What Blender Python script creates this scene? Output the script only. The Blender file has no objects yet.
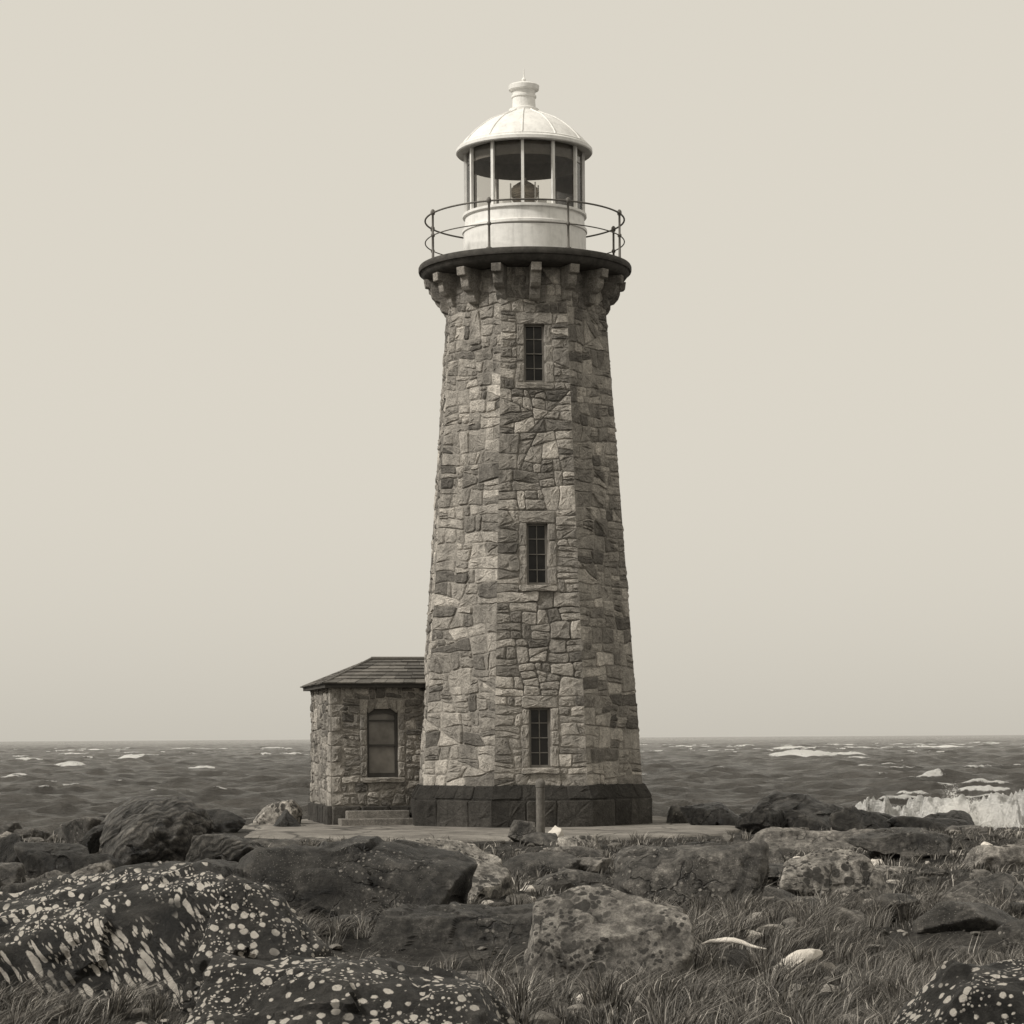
import bpy, bmesh, math, random
import numpy as np
from mathutils import Vector, Matrix
random.seed(7)
RNG = np.random.default_rng(11)
SC = bpy.context.scene
D = bpy.data

# ------------------------------------------------------------------ noise
def _h(ix, iy, iz, s):
    n = (ix.astype(np.int64)*374761393 + iy.astype(np.int64)*668265263 + iz.astype(np.int64)*2147483647 + s*974634777) & 0xFFFFFFFF
    n = ((n ^ (n >> 13))*1274126177) & 0xFFFFFFFF
    n = ((n ^ (n >> 16))*2246822519) & 0xFFFFFFFF
    n = n ^ (n >> 15)
    return (n & 0xFFFFFF)/float(0xFFFFFF)*2-1
def vn(P, s=0):
    P = np.asarray(P, dtype=np.float64)
    I = np.floor(P).astype(np.int64); f = P-I; f = f*f*f*(f*(f*6-15)+10)
    x, y, z = I[:, 0], I[:, 1], I[:, 2]; u, v, w = f[:, 0], f[:, 1], f[:, 2]
    L = lambda a, b, t: a+(b-a)*t
    return L(L(L(_h(x, y, z, s), _h(x+1, y, z, s), u), L(_h(x, y+1, z, s), _h(x+1, y+1, z, s), u), v),
             L(L(_h(x, y, z+1, s), _h(x+1, y, z+1, s), u), L(_h(x, y+1, z+1, s), _h(x+1, y+1, z+1, s), u), v), w)
def fbm(P, o=4, s=0):
    P = np.asarray(P, dtype=np.float64); r = np.zeros(len(P)); a = 1.0; t = 0
    for i in range(o):
        r += a*vn(P*(2.03**i)+i*17.3, s+i); t += a; a *= .5
    return r/t
def fbm2(x, y, sc, o=4, s=0):
    x = np.atleast_1d(x); y = np.atleast_1d(y)
    return fbm(np.stack([x*sc, y*sc, np.zeros_like(x)+.37], 1), o, s)

# ------------------------------------------------------------------ helpers
def empty(name, loc=(0, 0, 0)):
    e = D.objects.new(name, None); e.location = loc; SC.collection.objects.link(e); return e
def add_obj(name, me, mat=None, parent=None, loc=None):
    o = D.objects.new(name, me); SC.collection.objects.link(o)
    if mat: me.materials.append(mat)
    if parent: o.parent = parent
    if loc is not None: o.location = loc
    return o
def pymesh(name, V, F, smooth=False):
    me = D.meshes.new(name); me.from_pydata([tuple(map(float, v)) for v in V], [], F)
    if smooth: me.polygons.foreach_set('use_smooth', [True]*len(me.polygons))
    me.update(); return me
def npmesh(name, V, F, smooth=False):
    V = np.asarray(V, dtype=np.float32); F = np.asarray(F, dtype=np.int32)
    k = F.shape[1]; me = D.meshes.new(name)
    me.vertices.add(len(V)); me.vertices.foreach_set('co', V.ravel())
    me.loops.add(F.size); me.loops.foreach_set('vertex_index', F.ravel())
    me.polygons.add(len(F)); me.polygons.foreach_set('loop_start', np.arange(0, F.size, k, dtype=np.int32))
    me.polygons.foreach_set('loop_total', np.full(len(F), k, dtype=np.int32))
    if smooth: me.polygons.foreach_set('use_smooth', np.ones(len(F), dtype=bool))
    me.update(calc_edges=True); me.validate(); return me
def fattr(me, name, vals, dom='FACE'):
    a = me.attributes.new(name, 'FLOAT', dom); a.data.foreach_set('value', np.asarray(vals, dtype=np.float32))
def lathe(name, prof, n=64, smooth=True, cx=0, cy=0):
    V = []; F = []
    for r, z in prof:
        for i in range(n):
            t = 2*math.pi*i/n; V.append((cx+r*math.cos(t), cy+r*math.sin(t), z))
    for j in range(len(prof)-1):
        for i in range(n):
            a = j*n+i; b = j*n+(i+1) % n; F.append((a, b, b+n, a+n))
    me = pymesh(name, V, F, smooth)
    if smooth: me.set_sharp_from_angle(angle=math.radians(35))
    return me
def boxes(name, L):
    V = []; F = []
    for c, a, b, d in L:
        c, a, b, d = map(Vector, (c, a, b, d)); o = len(V)
        for sx, sy, sz in ((-1,-1,-1),(1,-1,-1),(1,1,-1),(-1,1,-1),(-1,-1,1),(1,-1,1),(1,1,1),(-1,1,1)):
            V.append(c+a*sx+b*sy+d*sz)
        F += [tuple(o+i for i in q) for q in ((0,3,2,1),(4,5,6,7),(0,1,5,4),(1,2,6,5),(2,3,7,6),(3,0,4,7))]
    return pymesh(name, V, F)
def tube_path(pts, r, n=8, closed=False):
    V = []; F = []; m = len(pts)
    for i, p in enumerate(pts):
        p = Vector(p)
        a = Vector(pts[(i-1) % m]) if (closed or i > 0) else p
        b = Vector(pts[(i+1) % m]) if (closed or i < m-1) else p
        t = (b-a).normalized(); up = Vector((0, 0, 1)) if abs(t.z) < .9 else Vector((1, 0, 0))
        s = t.cross(up).normalized(); u = s.cross(t)
        rr = r[i] if isinstance(r, (list, tuple)) else r
        for k in range(n):
            q = 2*math.pi*k/n; V.append(p+s*math.cos(q)*rr+u*math.sin(q)*rr)
    for i in range(m if closed else m-1):
        for k in range(n):
            a = i*n+k; b = i*n+(k+1) % n; c = ((i+1) % m)*n+(k+1) % n; d = ((i+1) % m)*n+k
            F.append((a, b, c, d))
    return V, F
def merge(parts):
    V = []; F = []
    for v, f in parts:
        o = len(V); V += list(v); F += [tuple(i+o for i in q) for q in f]
    return V, F

# ------------------------------------------------------------------ materials
def C(v): return (min(1, v*1.055), min(1, v*.98), min(1, v*.88), 1)
def CW(v): return (v*1.0, v*.985, v*.95, 1)
class M:
    def __init__(s, name):
        s.m = D.materials.new(name); s.m.use_nodes = True; s.nt = s.m.node_tree; s.n = s.nt.nodes; s.l = s.nt.links
        s.b = s.n['Principled BSDF']; s.b.inputs['Roughness'].default_value = .9
        s.b.inputs['Specular IOR Level'].default_value = .25
        s.tc = s.n.new('ShaderNodeTexCoord')
    def link(s, a, b): s.l.new(a, b)
    def noise(s, sc, det=6, rough=.6, vec=None, dist=0):
        n = s.n.new('ShaderNodeTexNoise'); n.inputs['Scale'].default_value = sc; n.inputs['Detail'].default_value = det
        n.inputs['Roughness'].default_value = rough; n.inputs['Distortion'].default_value = dist
        s.link(vec or s.tc.outputs['Object'], n.inputs['Vector']); return n.outputs['Fac']
    def voro(s, sc, feat='F1', vec=None, rnd=1):
        n = s.n.new('ShaderNodeTexVoronoi'); n.feature = feat; n.inputs['Scale'].default_value = sc
        n.inputs['Randomness'].default_value = rnd
        s.link(vec or s.tc.outputs['Object'], n.inputs['Vector']); return n
    def ramp(s, fac, stops):
        n = s.n.new('ShaderNodeValToRGB'); e = n.color_ramp.elements
        while len(e) < len(stops): e.new(.5)
        for i, (p, c) in enumerate(stops):
            e[i].position = p; e[i].color = c if isinstance(c, tuple) else (c, c, c, 1)
        s.link(fac, n.inputs['Fac']); return n.outputs['Color']
    def math(s, op, a, b=None, c=None, clamp=False):
        n = s.n.new('ShaderNodeMath'); n.operation = op; n.use_clamp = clamp
        for i, v in enumerate((a, b, c)):
            if v is None: continue
            if isinstance(v, (int, float)): n.inputs[i].default_value = v
            else: s.link(v, n.inputs[i])
        return n.outputs[0]
    def mix(s, fac, a, b, bl='MIX'):
        n = s.n.new('ShaderNodeMix'); n.data_type = 'RGBA'; n.blend_type = bl
        for sock, v in ((n.inputs[0], fac), (n.inputs[6], a), (n.inputs[7], b)):
            if isinstance(v, (int, float, tuple)): sock.default_value = v
            else: s.link(v, sock)
        return n.outputs[2]
    def attr(s, name):
        n = s.n.new('ShaderNodeAttribute'); n.attribute_name = name; return n.outputs['Fac']
    def mapping(s, scale=(1, 1, 1), rot=(0, 0, 0), vec=None):
        n = s.n.new('ShaderNodeMapping'); n.inputs['Scale'].default_value = scale; n.inputs['Rotation'].default_value = rot
        s.link(vec or s.tc.outputs['Object'], n.inputs['Vector']); return n.outputs[0]
    def warp(s, amt, sc=4, vec=None):
        n = s.n.new('ShaderNodeTexNoise'); n.inputs['Scale'].default_value = sc; n.inputs['Detail'].default_value = 3
        s.link(vec or s.tc.outputs['Object'], n.inputs['Vector'])
        a = s.n.new('ShaderNodeVectorMath'); a.operation = 'MULTIPLY_ADD'
        s.link(n.outputs['Color'], a.inputs[0]); a.inputs[1].default_value = (amt,)*3
        s.link(vec or s.tc.outputs['Object'], a.inputs[2]); return a.outputs[0]
    def bump(s, h, dist, strength=1.0, prev=None):
        n = s.n.new('ShaderNodeBump'); n.inputs['Distance'].default_value = dist; n.inputs['Strength'].default_value = strength
        s.link(h, n.inputs['Height'])
        if prev is not None: s.link(prev, n.inputs['Normal'])
        s.link(n.outputs[0], s.b.inputs['Normal']); return n.outputs[0]
    def col(s, c):
        if isinstance(c, tuple): s.b.inputs['Base Color'].default_value = c
        else: s.link(c, s.b.inputs['Base Color'])

def plain(name, v, rough=.7, var=.12, sc=6, bump=.002, metal=0):
    m = M(name); f = m.noise(sc, 8, .65)
    m.col(m.ramp(f, [(.3, C(v*(1-var))), (.7, C(v*(1+var)))]))
    m.b.inputs['Roughness'].default_value = rough; m.b.inputs['Metallic'].default_value = metal
    if bump: m.bump(m.noise(sc*6, 5), bump)
    return m.m

def masonry_mat(name, lo, hi, c1=(.55, 1.0, 1.35), c3=(.74, 1.14)):
    m = M(name); t = m.attr('tone')
    base = m.ramp(t, [(0, C(lo)), (.5, C((lo+hi)*.48)), (1, C(hi))])
    n1 = m.noise(6, 10, .74); n2 = m.noise(38, 7, .8); n3 = m.noise(.7, 3)
    c = m.mix(1.0, base, m.ramp(n1, [(.3, c1[0]), (.5, c1[1]), (.72, c1[2])]), 'MULTIPLY')
    c = m.mix(1.0, c, m.ramp(n2, [(.32, .48), (.5, 1.0), (.68, 1.5)]), 'MULTIPLY')
    c = m.mix(1.0, c, m.ramp(n3, [(.3, c3[0]), (.7, c3[1])]), 'MULTIPLY')
    streak = m.noise(1, 5, .6, m.mapping((5, 5, .5)))
    c = m.mix(1.0, c, m.ramp(streak, [(.35, .78), (.55, 1.05)]), 'MULTIPLY')
    m.col(c)
    h = m.math('ADD', m.math('MULTIPLY', n1, 1.0), m.math('MULTIPLY', n2, .4))
    m.bump(h, .075, 1.0); return m.m
MAT_STONE = masonry_mat('rubble_stone', .17, .60)
MAT_DARKSTONE = masonry_mat('dark_plinth_stone', .03, .09)
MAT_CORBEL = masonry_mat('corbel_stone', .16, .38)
def mortar():
    m = M('mortar'); m.col(m.ramp(m.noise(14, 8, .7), [(.3, C(.15)), (.7, C(.38))])); m.bump(m.noise(40, 5), .02); return m.m
MAT_MORTAR = mortar()
def whitepaint():
    m = M('white_paint')
    st = m.noise(1, 6, .6, m.mapping((9, 9, .8))); f = m.noise(5, 8, .6)
    c = m.mix(1.0, m.ramp(st, [(.3, CW(.70)), (.5, CW(.82))]), m.ramp(f, [(.3, .84), (.55, 1.0)]), 'MULTIPLY')
    m.col(c); m.b.inputs['Roughness'].default_value = .5; m.bump(m.noise(25, 5), .004); return m.m
MAT_WHITE = whitepaint()
MAT_IRON = plain('dark_iron', .12, .5, .3, 20)
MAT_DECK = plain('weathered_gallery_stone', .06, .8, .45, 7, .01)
MAT_FRAME = plain('window_frame_paint', .16, .6, .2)
MAT_DARKIN = plain('lantern_inside_paint', .2, .7, .2)
MAT_BRASS = plain('lamp_metal', .55, .25, .3, metal=.2)
def glassdark():
    m = M('window_glass'); m.col(m.ramp(m.noise(2.5, 3), [(.35, C(.010)), (.7, C(.03))]))
    m.b.inputs['Roughness'].default_value = .15; m.b.inputs['Specular IOR Level'].default_value = .2; return m.m
MAT_PANE = glassdark()
def lanternglass():
    m = D.materials.new('lantern_glass'); m.use_nodes = True; n = m.node_tree.nodes; l = m.node_tree.links
    for x in list(n): n.remove(x)
    o = n.new('ShaderNodeOutputMaterial'); mx = n.new('ShaderNodeMixShader'); t = n.new('ShaderNodeBsdfTransparent')
    t.inputs[0].default_value = (.93, .92, .90, 1); g = n.new('ShaderNodeBsdfGlossy'); g.inputs['Roughness'].default_value = .05
    f = n.new('ShaderNodeFresnel'); f.inputs[0].default_value = 1.4
    l.new(f.outputs[0], mx.inputs[0]); l.new(t.outputs[0], mx.inputs[1]); l.new(g.outputs[0], mx.inputs[2]); l.new(mx.outputs[0], o.inputs[0]); return m
MAT_GLASS = lanternglass()
def slate():
    m = M('roof_slate'); t = m.attr('tone'); c = m.ramp(t, [(0, C(.07)), (1, C(.16))])
    c = m.mix(1.0, c, m.ramp(m.noise(12, 8, .7), [(.3, .6), (.7, 1.4)]), 'MULTIPLY'); m.col(c); m.bump(m.noise(30, 6), .01)
    m.b.inputs['Roughness'].default_value = .65; return m.m
MAT_SLATE = slate()

# ------------------------------------------------------------------ rubble masonry generator
def clip(poly, n, c):
    out = []
    for i in range(len(poly)):
        a = poly[i]; b = poly[(i+1) % len(poly)]
        da = n[0]*a[0]+n[1]*a[1]-c; db = n[0]*b[0]+n[1]*b[1]-c
        if da >= 0: out.append(a)
        if (da >= 0) != (db >= 0):
            t = da/(da-db); out.append((a[0]+(b[0]-a[0])*t, a[1]+(b[1]-a[1])*t))
    return out
def area(p):
    return abs(sum(p[i][0]*p[(i+1) % len(p)][1]-p[(i+1) % len(p)][0]*p[i][1] for i in range(len(p))))/2
def split(poly, target, out, asp=1.5):
    A = area(poly)
    if A < 1e-4: return
    if A < target*random.choice((.4, .8, 1.2, 1.7, 2.3)): out.append(poly); return
    xs = [p[0] for p in poly]; zs = [p[1] for p in poly]; w = max(xs)-min(xs); h = max(zs)-min(zs)
    cx = min(xs)+w*random.uniform(.28, .72); cz = min(zs)+h*random.uniform(.28, .72)
    a = random.gauss(0, .11) if random.random() < .77 else random.gauss(0, .38)
    if w > asp*h*random.uniform(.8, 1.2): n = (math.cos(a), math.sin(a))
    else: n = (math.sin(a)*.7, math.cos(a))
    c = n[0]*cx+n[1]*cz
    split(clip(poly, n, c), target, out, asp); split(clip(poly, (-n[0], -n[1]), -c), target, out, asp)
class Wall:
    def __init__(s): s.V = []; s.F = []; s.T = []
    def stone(s, poly, P, H, tone=None, gap=.006, proud=.022, back=-.03, warp=.018, seed=0, edge=(True, True)):
        A = area(poly)
        if A < .0015: return
        sg = sum(poly[i][0]*poly[(i+1) % len(poly)][1]-poly[(i+1) % len(poly)][0]*poly[i][1] for i in range(len(poly)))
        if sg < 0: poly = poly[::-1]
        q = poly; n0 = len(poly)
        def onb(a, b):
            return (edge[1] and abs(a[0]-H) < 1e-4 and abs(b[0]-H) < 1e-4) or (edge[0] and abs(a[0]+H) < 1e-4 and abs(b[0]+H) < 1e-4)
        for i in range(n0):
            a = poly[i]; b = poly[(i+1) % n0]; L = math.hypot(b[0]-a[0], b[1]-a[1])
            if L < 1e-6 or onb(a, b): continue
            n = (-(b[1]-a[1])/L, (b[0]-a[0])/L); g = gap*random.uniform(.5, 1.9)
            q = clip(q, n, n[0]*a[0]+n[1]*a[1]+g)
            if len(q) < 3: return
        if area(q) < .0012: return
        pts = []; m = len(q); isb = lambda p: (edge[1] and p[0] > H-1e-4) or (edge[0] and p[0] < -H+1e-4)
        for i in range(m):
            p0 = q[i-1]; p1 = q[i]; p2 = q[(i+1) % m]
            l1 = math.hypot(p0[0]-p1[0], p0[1]-p1[1]); l2 = math.hypot(p2[0]-p1[0], p2[1]-p1[1])
            if l1 < 1e-5 or l2 < 1e-5: continue
            if isb(p1): pts.append(p1); c2 = 0
            else:
                c1 = min(random.uniform(.008, .05), l1*.3); c2 = min(random.uniform(.008, .05), l2*.3)
                pts.append((p1[0]+(p0[0]-p1[0])*c1/l1, p1[1]+(p0[1]-p1[1])*c1/l1))
                pts.append((p1[0]+(p2[0]-p1[0])*c2/l2, p1[1]+(p2[1]-p1[1])*c2/l2))
            k = int(l2/.09)
            for j in range(1, k+1):
                t = (j/(k+1)); pts.append((p1[0]+(p2[0]-p1[0])*t, p1[1]+(p2[1]-p1[1])*t))
        if len(pts) < 3: return
        X = np.array(pts)
        fx = np.clip((H-np.abs(X[:, 0]))/.15, 0, 1) if (edge[0] or edge[1]) else np.ones(len(X))
        w1 = fbm(np.stack([X[:, 0]*2.2+seed*9, X[:, 1]*2.2, X[:, 0]*0+seed], 1), 2, 3); w2 = fbm(np.stack([X[:, 0]*2.2+seed*9+40, X[:, 1]*2.2, X[:, 0]*0], 1), 2, 5)
        X[:, 0] += w1*warp*3.2*fx+RNG.normal(0, warp*.22, len(X))*fx; X[:, 1] += w2*warp*3.2+RNG.normal(0, warp*.22, len(X))
        c = X.mean(0); R = np.hypot(*(X-c).T)
        tx, tz = random.gauss(0, .05), random.gauss(0, .05); pr = proud*random.uniform(.45, 1.6)
        if tone is None: tone = min(1, max(0, random.gauss(.47, .26)))
        o = len(s.V); n = len(X)
        dz = lambda Y: np.clip(pr+(Y[:, 0]-c[0])*tx+(Y[:, 1]-c[1])*tz, .004, .09)
        bm = np.array([0 if isb(p) else 1 for p in X])
        e = np.minimum(.022/np.maximum(R, .02), .3)[:, None]*bm[:, None]
        r2 = c+(X-c)*(1-e); r3 = c+(X-c)*.55
        for Y, d in ((X, np.full(n, back)), (X, np.where(bm > 0, dz(X)*.3, proud*.8)), (r2, np.where(bm > 0, dz(r2), proud*.8)), (r3, dz(r3)+RNG.normal(0, .007, n)+.003), (np.array([c]), np.array([pr+random.uniform(0, .014)]))):
            for (a, b), dd in zip(Y, d): s.V.append(P(a, b, float(dd)))
        for r in range(3):
            for i in range(n):
                j = (i+1) % n; a = o+r*n
                s.F.append((a+i, a+j, a+n+j, a+n+i)); s.T.append(tone)
        for i in range(n): s.F.append((o+3*n+i, o+3*n+(i+1) % n, o+4*n)); s.T.append(tone)
    def build(s, name, mat, parent):
        me = pymesh(name, s.V, s.F); fattr(me, 'tone', s.T); return add_obj(name, me, mat, parent)
class Box:
    def __init__(s): s.V = []; s.F = []
    def box(s, P, p0, p1, z0, z1, d0, d1):
        o = len(s.V)
        for d in (d0, d1):
            for (p, z) in ((p0, z0), (p1, z0), (p1, z1), (p0, z1)): s.V.append(P(p, z, d))
        s.F += [tuple(o+i for i in q) for q in ((0,3,2,1),(4,5,6,7),(0,1,5,4),(1,2,6,5),(2,3,7,6),(3,0,4,7))]
    def build(s, name, mat, parent): return add_obj(name, pymesh(name, s.V, s.F), mat, parent)

# ================================================================== LIGHTHOUSE
LH = empty('lighthouse')
TAN = math.tan(math.radians(22.5)); ROT = math.radians(6.0)
def aT(z): return 2.15-(z-.81)*.0672
ZT0, ZT1 = .8, 10.88
HM = 1.84*TAN
def face_map(k, af, H):
    phi = -math.pi/2+ROT+k*math.pi/4; n = (math.cos(phi), math.sin(phi)); t = (-n[1], n[0])
    def P(p, z, d):
        a = af(z)+d; q = p/H*a*TAN
        return (n[0]*a+t[0]*q, n[1]*a+t[1]*q, z)
    return P
tower = Wall(); mort = Box(); frames = Box(); panes = Box()
WIN = [(1.18, 2.32), (4.69, 5.88), (8.62, 9.76)]
WH, JW = .205, .16
def bands(z0, z1, avg):
    n = max(1, round((z1-z0)/avg)); zs = [z0+(z1-z0)*i/n for i in range(n+1)]
    for i in range(1, n): zs[i] += random.uniform(-.1, .1)
    return zs
def fill(W, P, H, x0, x1, z0, z1, tgt, seed, edge=(True, True)):
    zs = bands(z0, z1, .8) if z1-z0 > 1.1 else [z0, z1]
    sl = [0]+[random.uniform(-.04, .04) for _ in zs[1:-1]]+[0]
    for i in range(len(zs)-1):
        out = []; split([(x0, zs[i]-sl[i]), (x1, zs[i]+sl[i]), (x1, zs[i+1]+sl[i+1]), (x0, zs[i+1]-sl[i+1])], tgt, out)
        for q in out: W.stone(q, P, H, seed=seed, edge=edge)
TG = .076
for k in range(8):
    P = face_map(k, aT, HM)
    if k not in (0,):
        fill(tower, P, HM, -HM, HM, ZT0, ZT1, TG, k)
        mort.V += [P(-HM, ZT0, 0), P(HM, ZT0, 0), P(HM, ZT1, 0), P(-HM, ZT1, 0)]; o = len(mort.V); mort.F.append((o-4, o-3, o-2, o-1))
    else:
        z = ZT0
        def mq(x0, x1, a, b):
            mort.V.extend([P(x0, a, 0), P(x1, a, 0), P(x1, b, 0), P(x0, b, 0)]); o = len(mort.V); mort.F.append((o-4, o-3, o-2, o-1))
        for wi, (zb, zt) in enumerate(WIN):
            sc = HM/(aT((zb+zt)/2)*TAN); wh = WH*sc; jw = JW*sc
            s0 = zb-.13; s1 = zt+.24
            fill(tower, P, HM, -HM, HM, z, s0, TG, k); mq(-HM, HM, z, zb)
            for sgn in (-1, 1):
                xa, xb = sorted((sgn*HM, sgn*(wh+jw)))
                fill(tower, P, HM, xa, xb, s0, s1, .06, k)
                nj = 3; zz = [zb+(zt-zb)*(i+(random.uniform(-.15, .15) if 0 < i < nj else 0))/nj for i in range(nj+1)]
                for i in range(nj):
                    xa, xb = sorted((sgn*wh, sgn*(wh+jw)))
                    tower.stone([(xa, zz[i]), (xb, zz[i]), (xb, zz[i+1]), (xa, zz[i+1])], P, HM, tone=random.uniform(.3, .6), gap=.004, proud=.022, back=-.16, warp=.006)
                xa, xb = sorted((sgn*HM, sgn*wh)); mq(xa, xb, zb, zt)
            tower.stone([(-wh-jw, s0), (wh+jw, s0), (wh+jw, zb), (-wh-jw, zb)], P, HM, tone=.6, gap=.004, proud=.06, back=-.16, warp=.003)
            tower.stone([(-wh-jw, zt), (wh+jw, zt), (wh+jw, s1), (-wh-jw, s1)], P, HM, tone=.45, gap=.004, proud=.025, back=-.16, warp=.003)
            f = .035*sc
            frames.box(P, -wh-.02, -wh+f, zb-.02, zt+.02, -.15, -.09); frames.box(P, wh-f, wh+.02, zb-.02, zt+.02, -.15, -.09)
            frames.box(P, -wh+f, wh-f, zb-.02, zb+.05, -.15, -.088); frames.box(P, -wh+f, wh-f, zt-.04, zt+.02, -.15, -.088)
            frames.box(P, -.009, .009, zb+.05, zt-.04, -.145, -.105)
            for i in range(1, 4):
                zz = zb+(zt-zb)*i/4; frames.box(P, -wh+f, wh-f, zz-.009, zz+.009, -.147, -.103 if i != 2 else -.085)
            panes.box(P, -wh-.03, wh+.03, zb-.03, zt+.03, -.2, -.13)
            z = s1
            mq(-HM, HM, zt, WIN[wi+1][0]-.13 if wi < 2 else ZT1)
        fill(tower, P, HM, -HM, HM, z, ZT1, TG, k)
tower.build('tower_stonework', MAT_STONE, LH)
me = pymesh('tower_mortar', mort.V, mort.F); add_obj('tower_mortar', me, MAT_MORTAR, LH)
frames.build('tower_window_frames', MAT_FRAME, LH); panes.build('tower_window_glass', MAT_PANE, LH)
pl = Wall()
plf = lambda z: 2.33 if z < .58 else 2.33-(z-.58)*.55
HP = 2.33*TAN
for k in range(8):
    P = face_map(k, plf, HP)
    for (z0, z1, n) in ((-.15, .56, 3), (.58, .84, 4)):
        xs = [-HP+2*HP*i/n+(random.uniform(-.1, .1) if 0 < i < n else 0) for i in range(n+1)]
        for i in range(n):
            pl.stone([(xs[i], z0), (xs[i+1], z0), (xs[i+1], z1), (xs[i], z1)], P, HP, gap=.004, proud=.02, back=-.05, warp=.004, tone=random.uniform(.3, .8) if z1 < .6 else random.uniform(.1, .4))
pl.build('plinth', MAT_DARKSTONE, LH)
V = []; F = []
for j, (z, a) in enumerate(((-.2, 2.33), (.575, 2.33), (.86, 2.15))):
    for k in range(8):
        t = -math.pi/2+ROT+math.radians(22.5)+k*math.pi/4; r = a/math.cos(math.radians(22.5)); V.append((r*math.cos(t), r*math.sin(t), z))
for j in range(2):
    for k in range(8): F.append((j*8+k, j*8+(k+1) % 8, j*8+8+(k+1) % 8, j*8+8+k))
me = pymesh('plinth_core', V, F); fattr(me, 'tone', [.3]*len(me.polygons)); add_obj('plinth_core', me, MAT_DARKSTONE, LH)
# corbels
V = []; F = []; T = []
prof = [(1.44, 10.22), (1.58, 10.20), (1.66, 10.24), (1.71, 10.32), (1.72, 10.42), (1.80, 10.45), (1.87, 10.52), (1.90, 10.62), (1.90, 10.70), (2.00, 10.72), (2.02, 10.88), (1.3, 10.88)]
for k in range(16):
    phi = -math.pi/2+ROT+k*math.pi/8; n = Vector((math.cos(phi), math.sin(phi), 0)); t = Vector((-n.y, n.x, 0))
    w = .10; o = len(V); m = len(prof); jj = [random.uniform(-.01, .01) for _ in prof]
    for sgn in (-1, 1):
        for (r, z), q in zip(prof, jj): V.append(n*(r+q)+t*(sgn*w)+Vector((0, 0, z)))
    F.append(tuple(o+i for i in range(m))[::-1]); F.append(tuple(o+m+i for i in range(m)))
    for i in range(m): j = (i+1) % m; F.append((o+i, o+j, o+m+j, o+m+i))
    T += [random.uniform(.2, .9)]*(m+2)
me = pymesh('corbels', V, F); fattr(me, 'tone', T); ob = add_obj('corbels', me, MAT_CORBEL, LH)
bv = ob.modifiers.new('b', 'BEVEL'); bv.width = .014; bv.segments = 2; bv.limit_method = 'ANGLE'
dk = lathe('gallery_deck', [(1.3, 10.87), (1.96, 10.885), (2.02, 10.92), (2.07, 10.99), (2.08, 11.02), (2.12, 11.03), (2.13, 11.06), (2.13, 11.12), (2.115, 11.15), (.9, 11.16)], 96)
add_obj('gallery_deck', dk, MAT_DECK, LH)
# railing
RR = 1.99; parts = []
for zr, rr in ((12.08, .018), (11.64, .012)):
    parts.append(tube_path([(RR*math.cos(t), RR*math.sin(t), zr) for t in np.linspace(0, 2*math.pi, 96, endpoint=False)], rr, 8, True))
for k in range(8):
    phi = -math.pi/2+math.radians(24.5)+k*math.pi/4; x, y = RR*math.cos(phi), RR*math.sin(phi)
    pr = [(0, 11.15), (.06, 11.15), (.06, 11.18), (.026, 11.2), (.022, 11.60), (.040, 11.62), (.040, 11.66), (.022, 11.68), (.022, 12.03), (.042, 12.05), (.046, 12.08), (.042, 12.12), (.02, 12.15), (0, 12.155)]
    n = 12; V = []; F = []
    for r, z in pr:
        for i in range(n): V.append((x+r*math.cos(2*math.pi*i/n), y+r*math.sin(2*math.pi*i/n), z))
    for j in range(len(pr)-1):
        for i in range(n): F.append((j*n+i, j*n+(i+1) % n, (j+1)*n+(i+1) % n, (j+1)*n+i))
    parts.append((V, F))
V, F = merge(parts); add_obj('gallery_railing', pymesh('gallery_railing', V, F, True), MAT_IRON, LH)
# lantern
add_obj('lantern_drum', lathe('lantern_drum', [(1.25, 11.155), (1.25, 11.21), (1.225, 11.22), (1.225, 11.82), (1.25, 11.83), (1.25, 11.88), (1.21, 11.90), (1.19, 12.12), (1.24, 12.14), (1.24, 12.19), (1.15, 12.21), (.9, 12.21)], 72), MAT_WHITE, LH)
add_obj('lantern_floor', lathe('lantern_floor', [(0.0, 12.205), (.95, 12.205)], 40), MAT_DARKIN, LH)
B = []
NP = 12; off = math.radians(-2)
for k in range(NP):
    phi = -math.pi/2+off+k*2*math.pi/NP; n = Vector((math.cos(phi), math.sin(phi), 0)); t = Vector((-n.y, n.x, 0))
    B.append((n*1.18+Vector((0, 0, 12.83)), n*.03, t*.028, Vector((0, 0, .63))))
add_obj('lantern_mullions', boxes('lantern_mullions', B), MAT_WHITE, LH)
V = []; F = []
for z in (12.2, 13.46):
    for k in range(NP):
        phi = -math.pi/2+off+k*2*math.pi/NP; V.append((1.165*math.cos(phi), 1.165*math.sin(phi), z))
for k in range(NP): F.append((k, (k+1) % NP, NP+(k+1) % NP, NP+k))
add_obj('lantern_glazing', pymesh('lantern_glazing', V, F), MAT_GLASS, LH)
add_obj('lantern_eave_ring', lathe('lantern_eave_ring', [(1.12, 13.44), (1.3, 13.42), (1.345, 13.41), (1.365, 13.43), (1.365, 13.49), (1.33, 13.51), (1.31, 13.53), (1.31, 13.55), (1.25, 13.59)], 72), MAT_WHITE, LH)
dome = [(1.29, 13.55), (1.2, 13.67), (1.06, 13.81), (.9, 13.94), (.72, 14.06), (.52, 14.15), (.34, 14.23), (.27, 14.28)]
add_obj('lantern_dome', lathe('lantern_dome', dome, 12*6), MAT_WHITE, LH)
parts = []
for k in range(12):
    phi = -math.pi/2+off+k*math.pi/6; parts.append(tube_path([((r+.002)*math.cos(phi), (r+.002)*math.sin(phi), z+.004) for r, z in dome], .016, 6))
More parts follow.
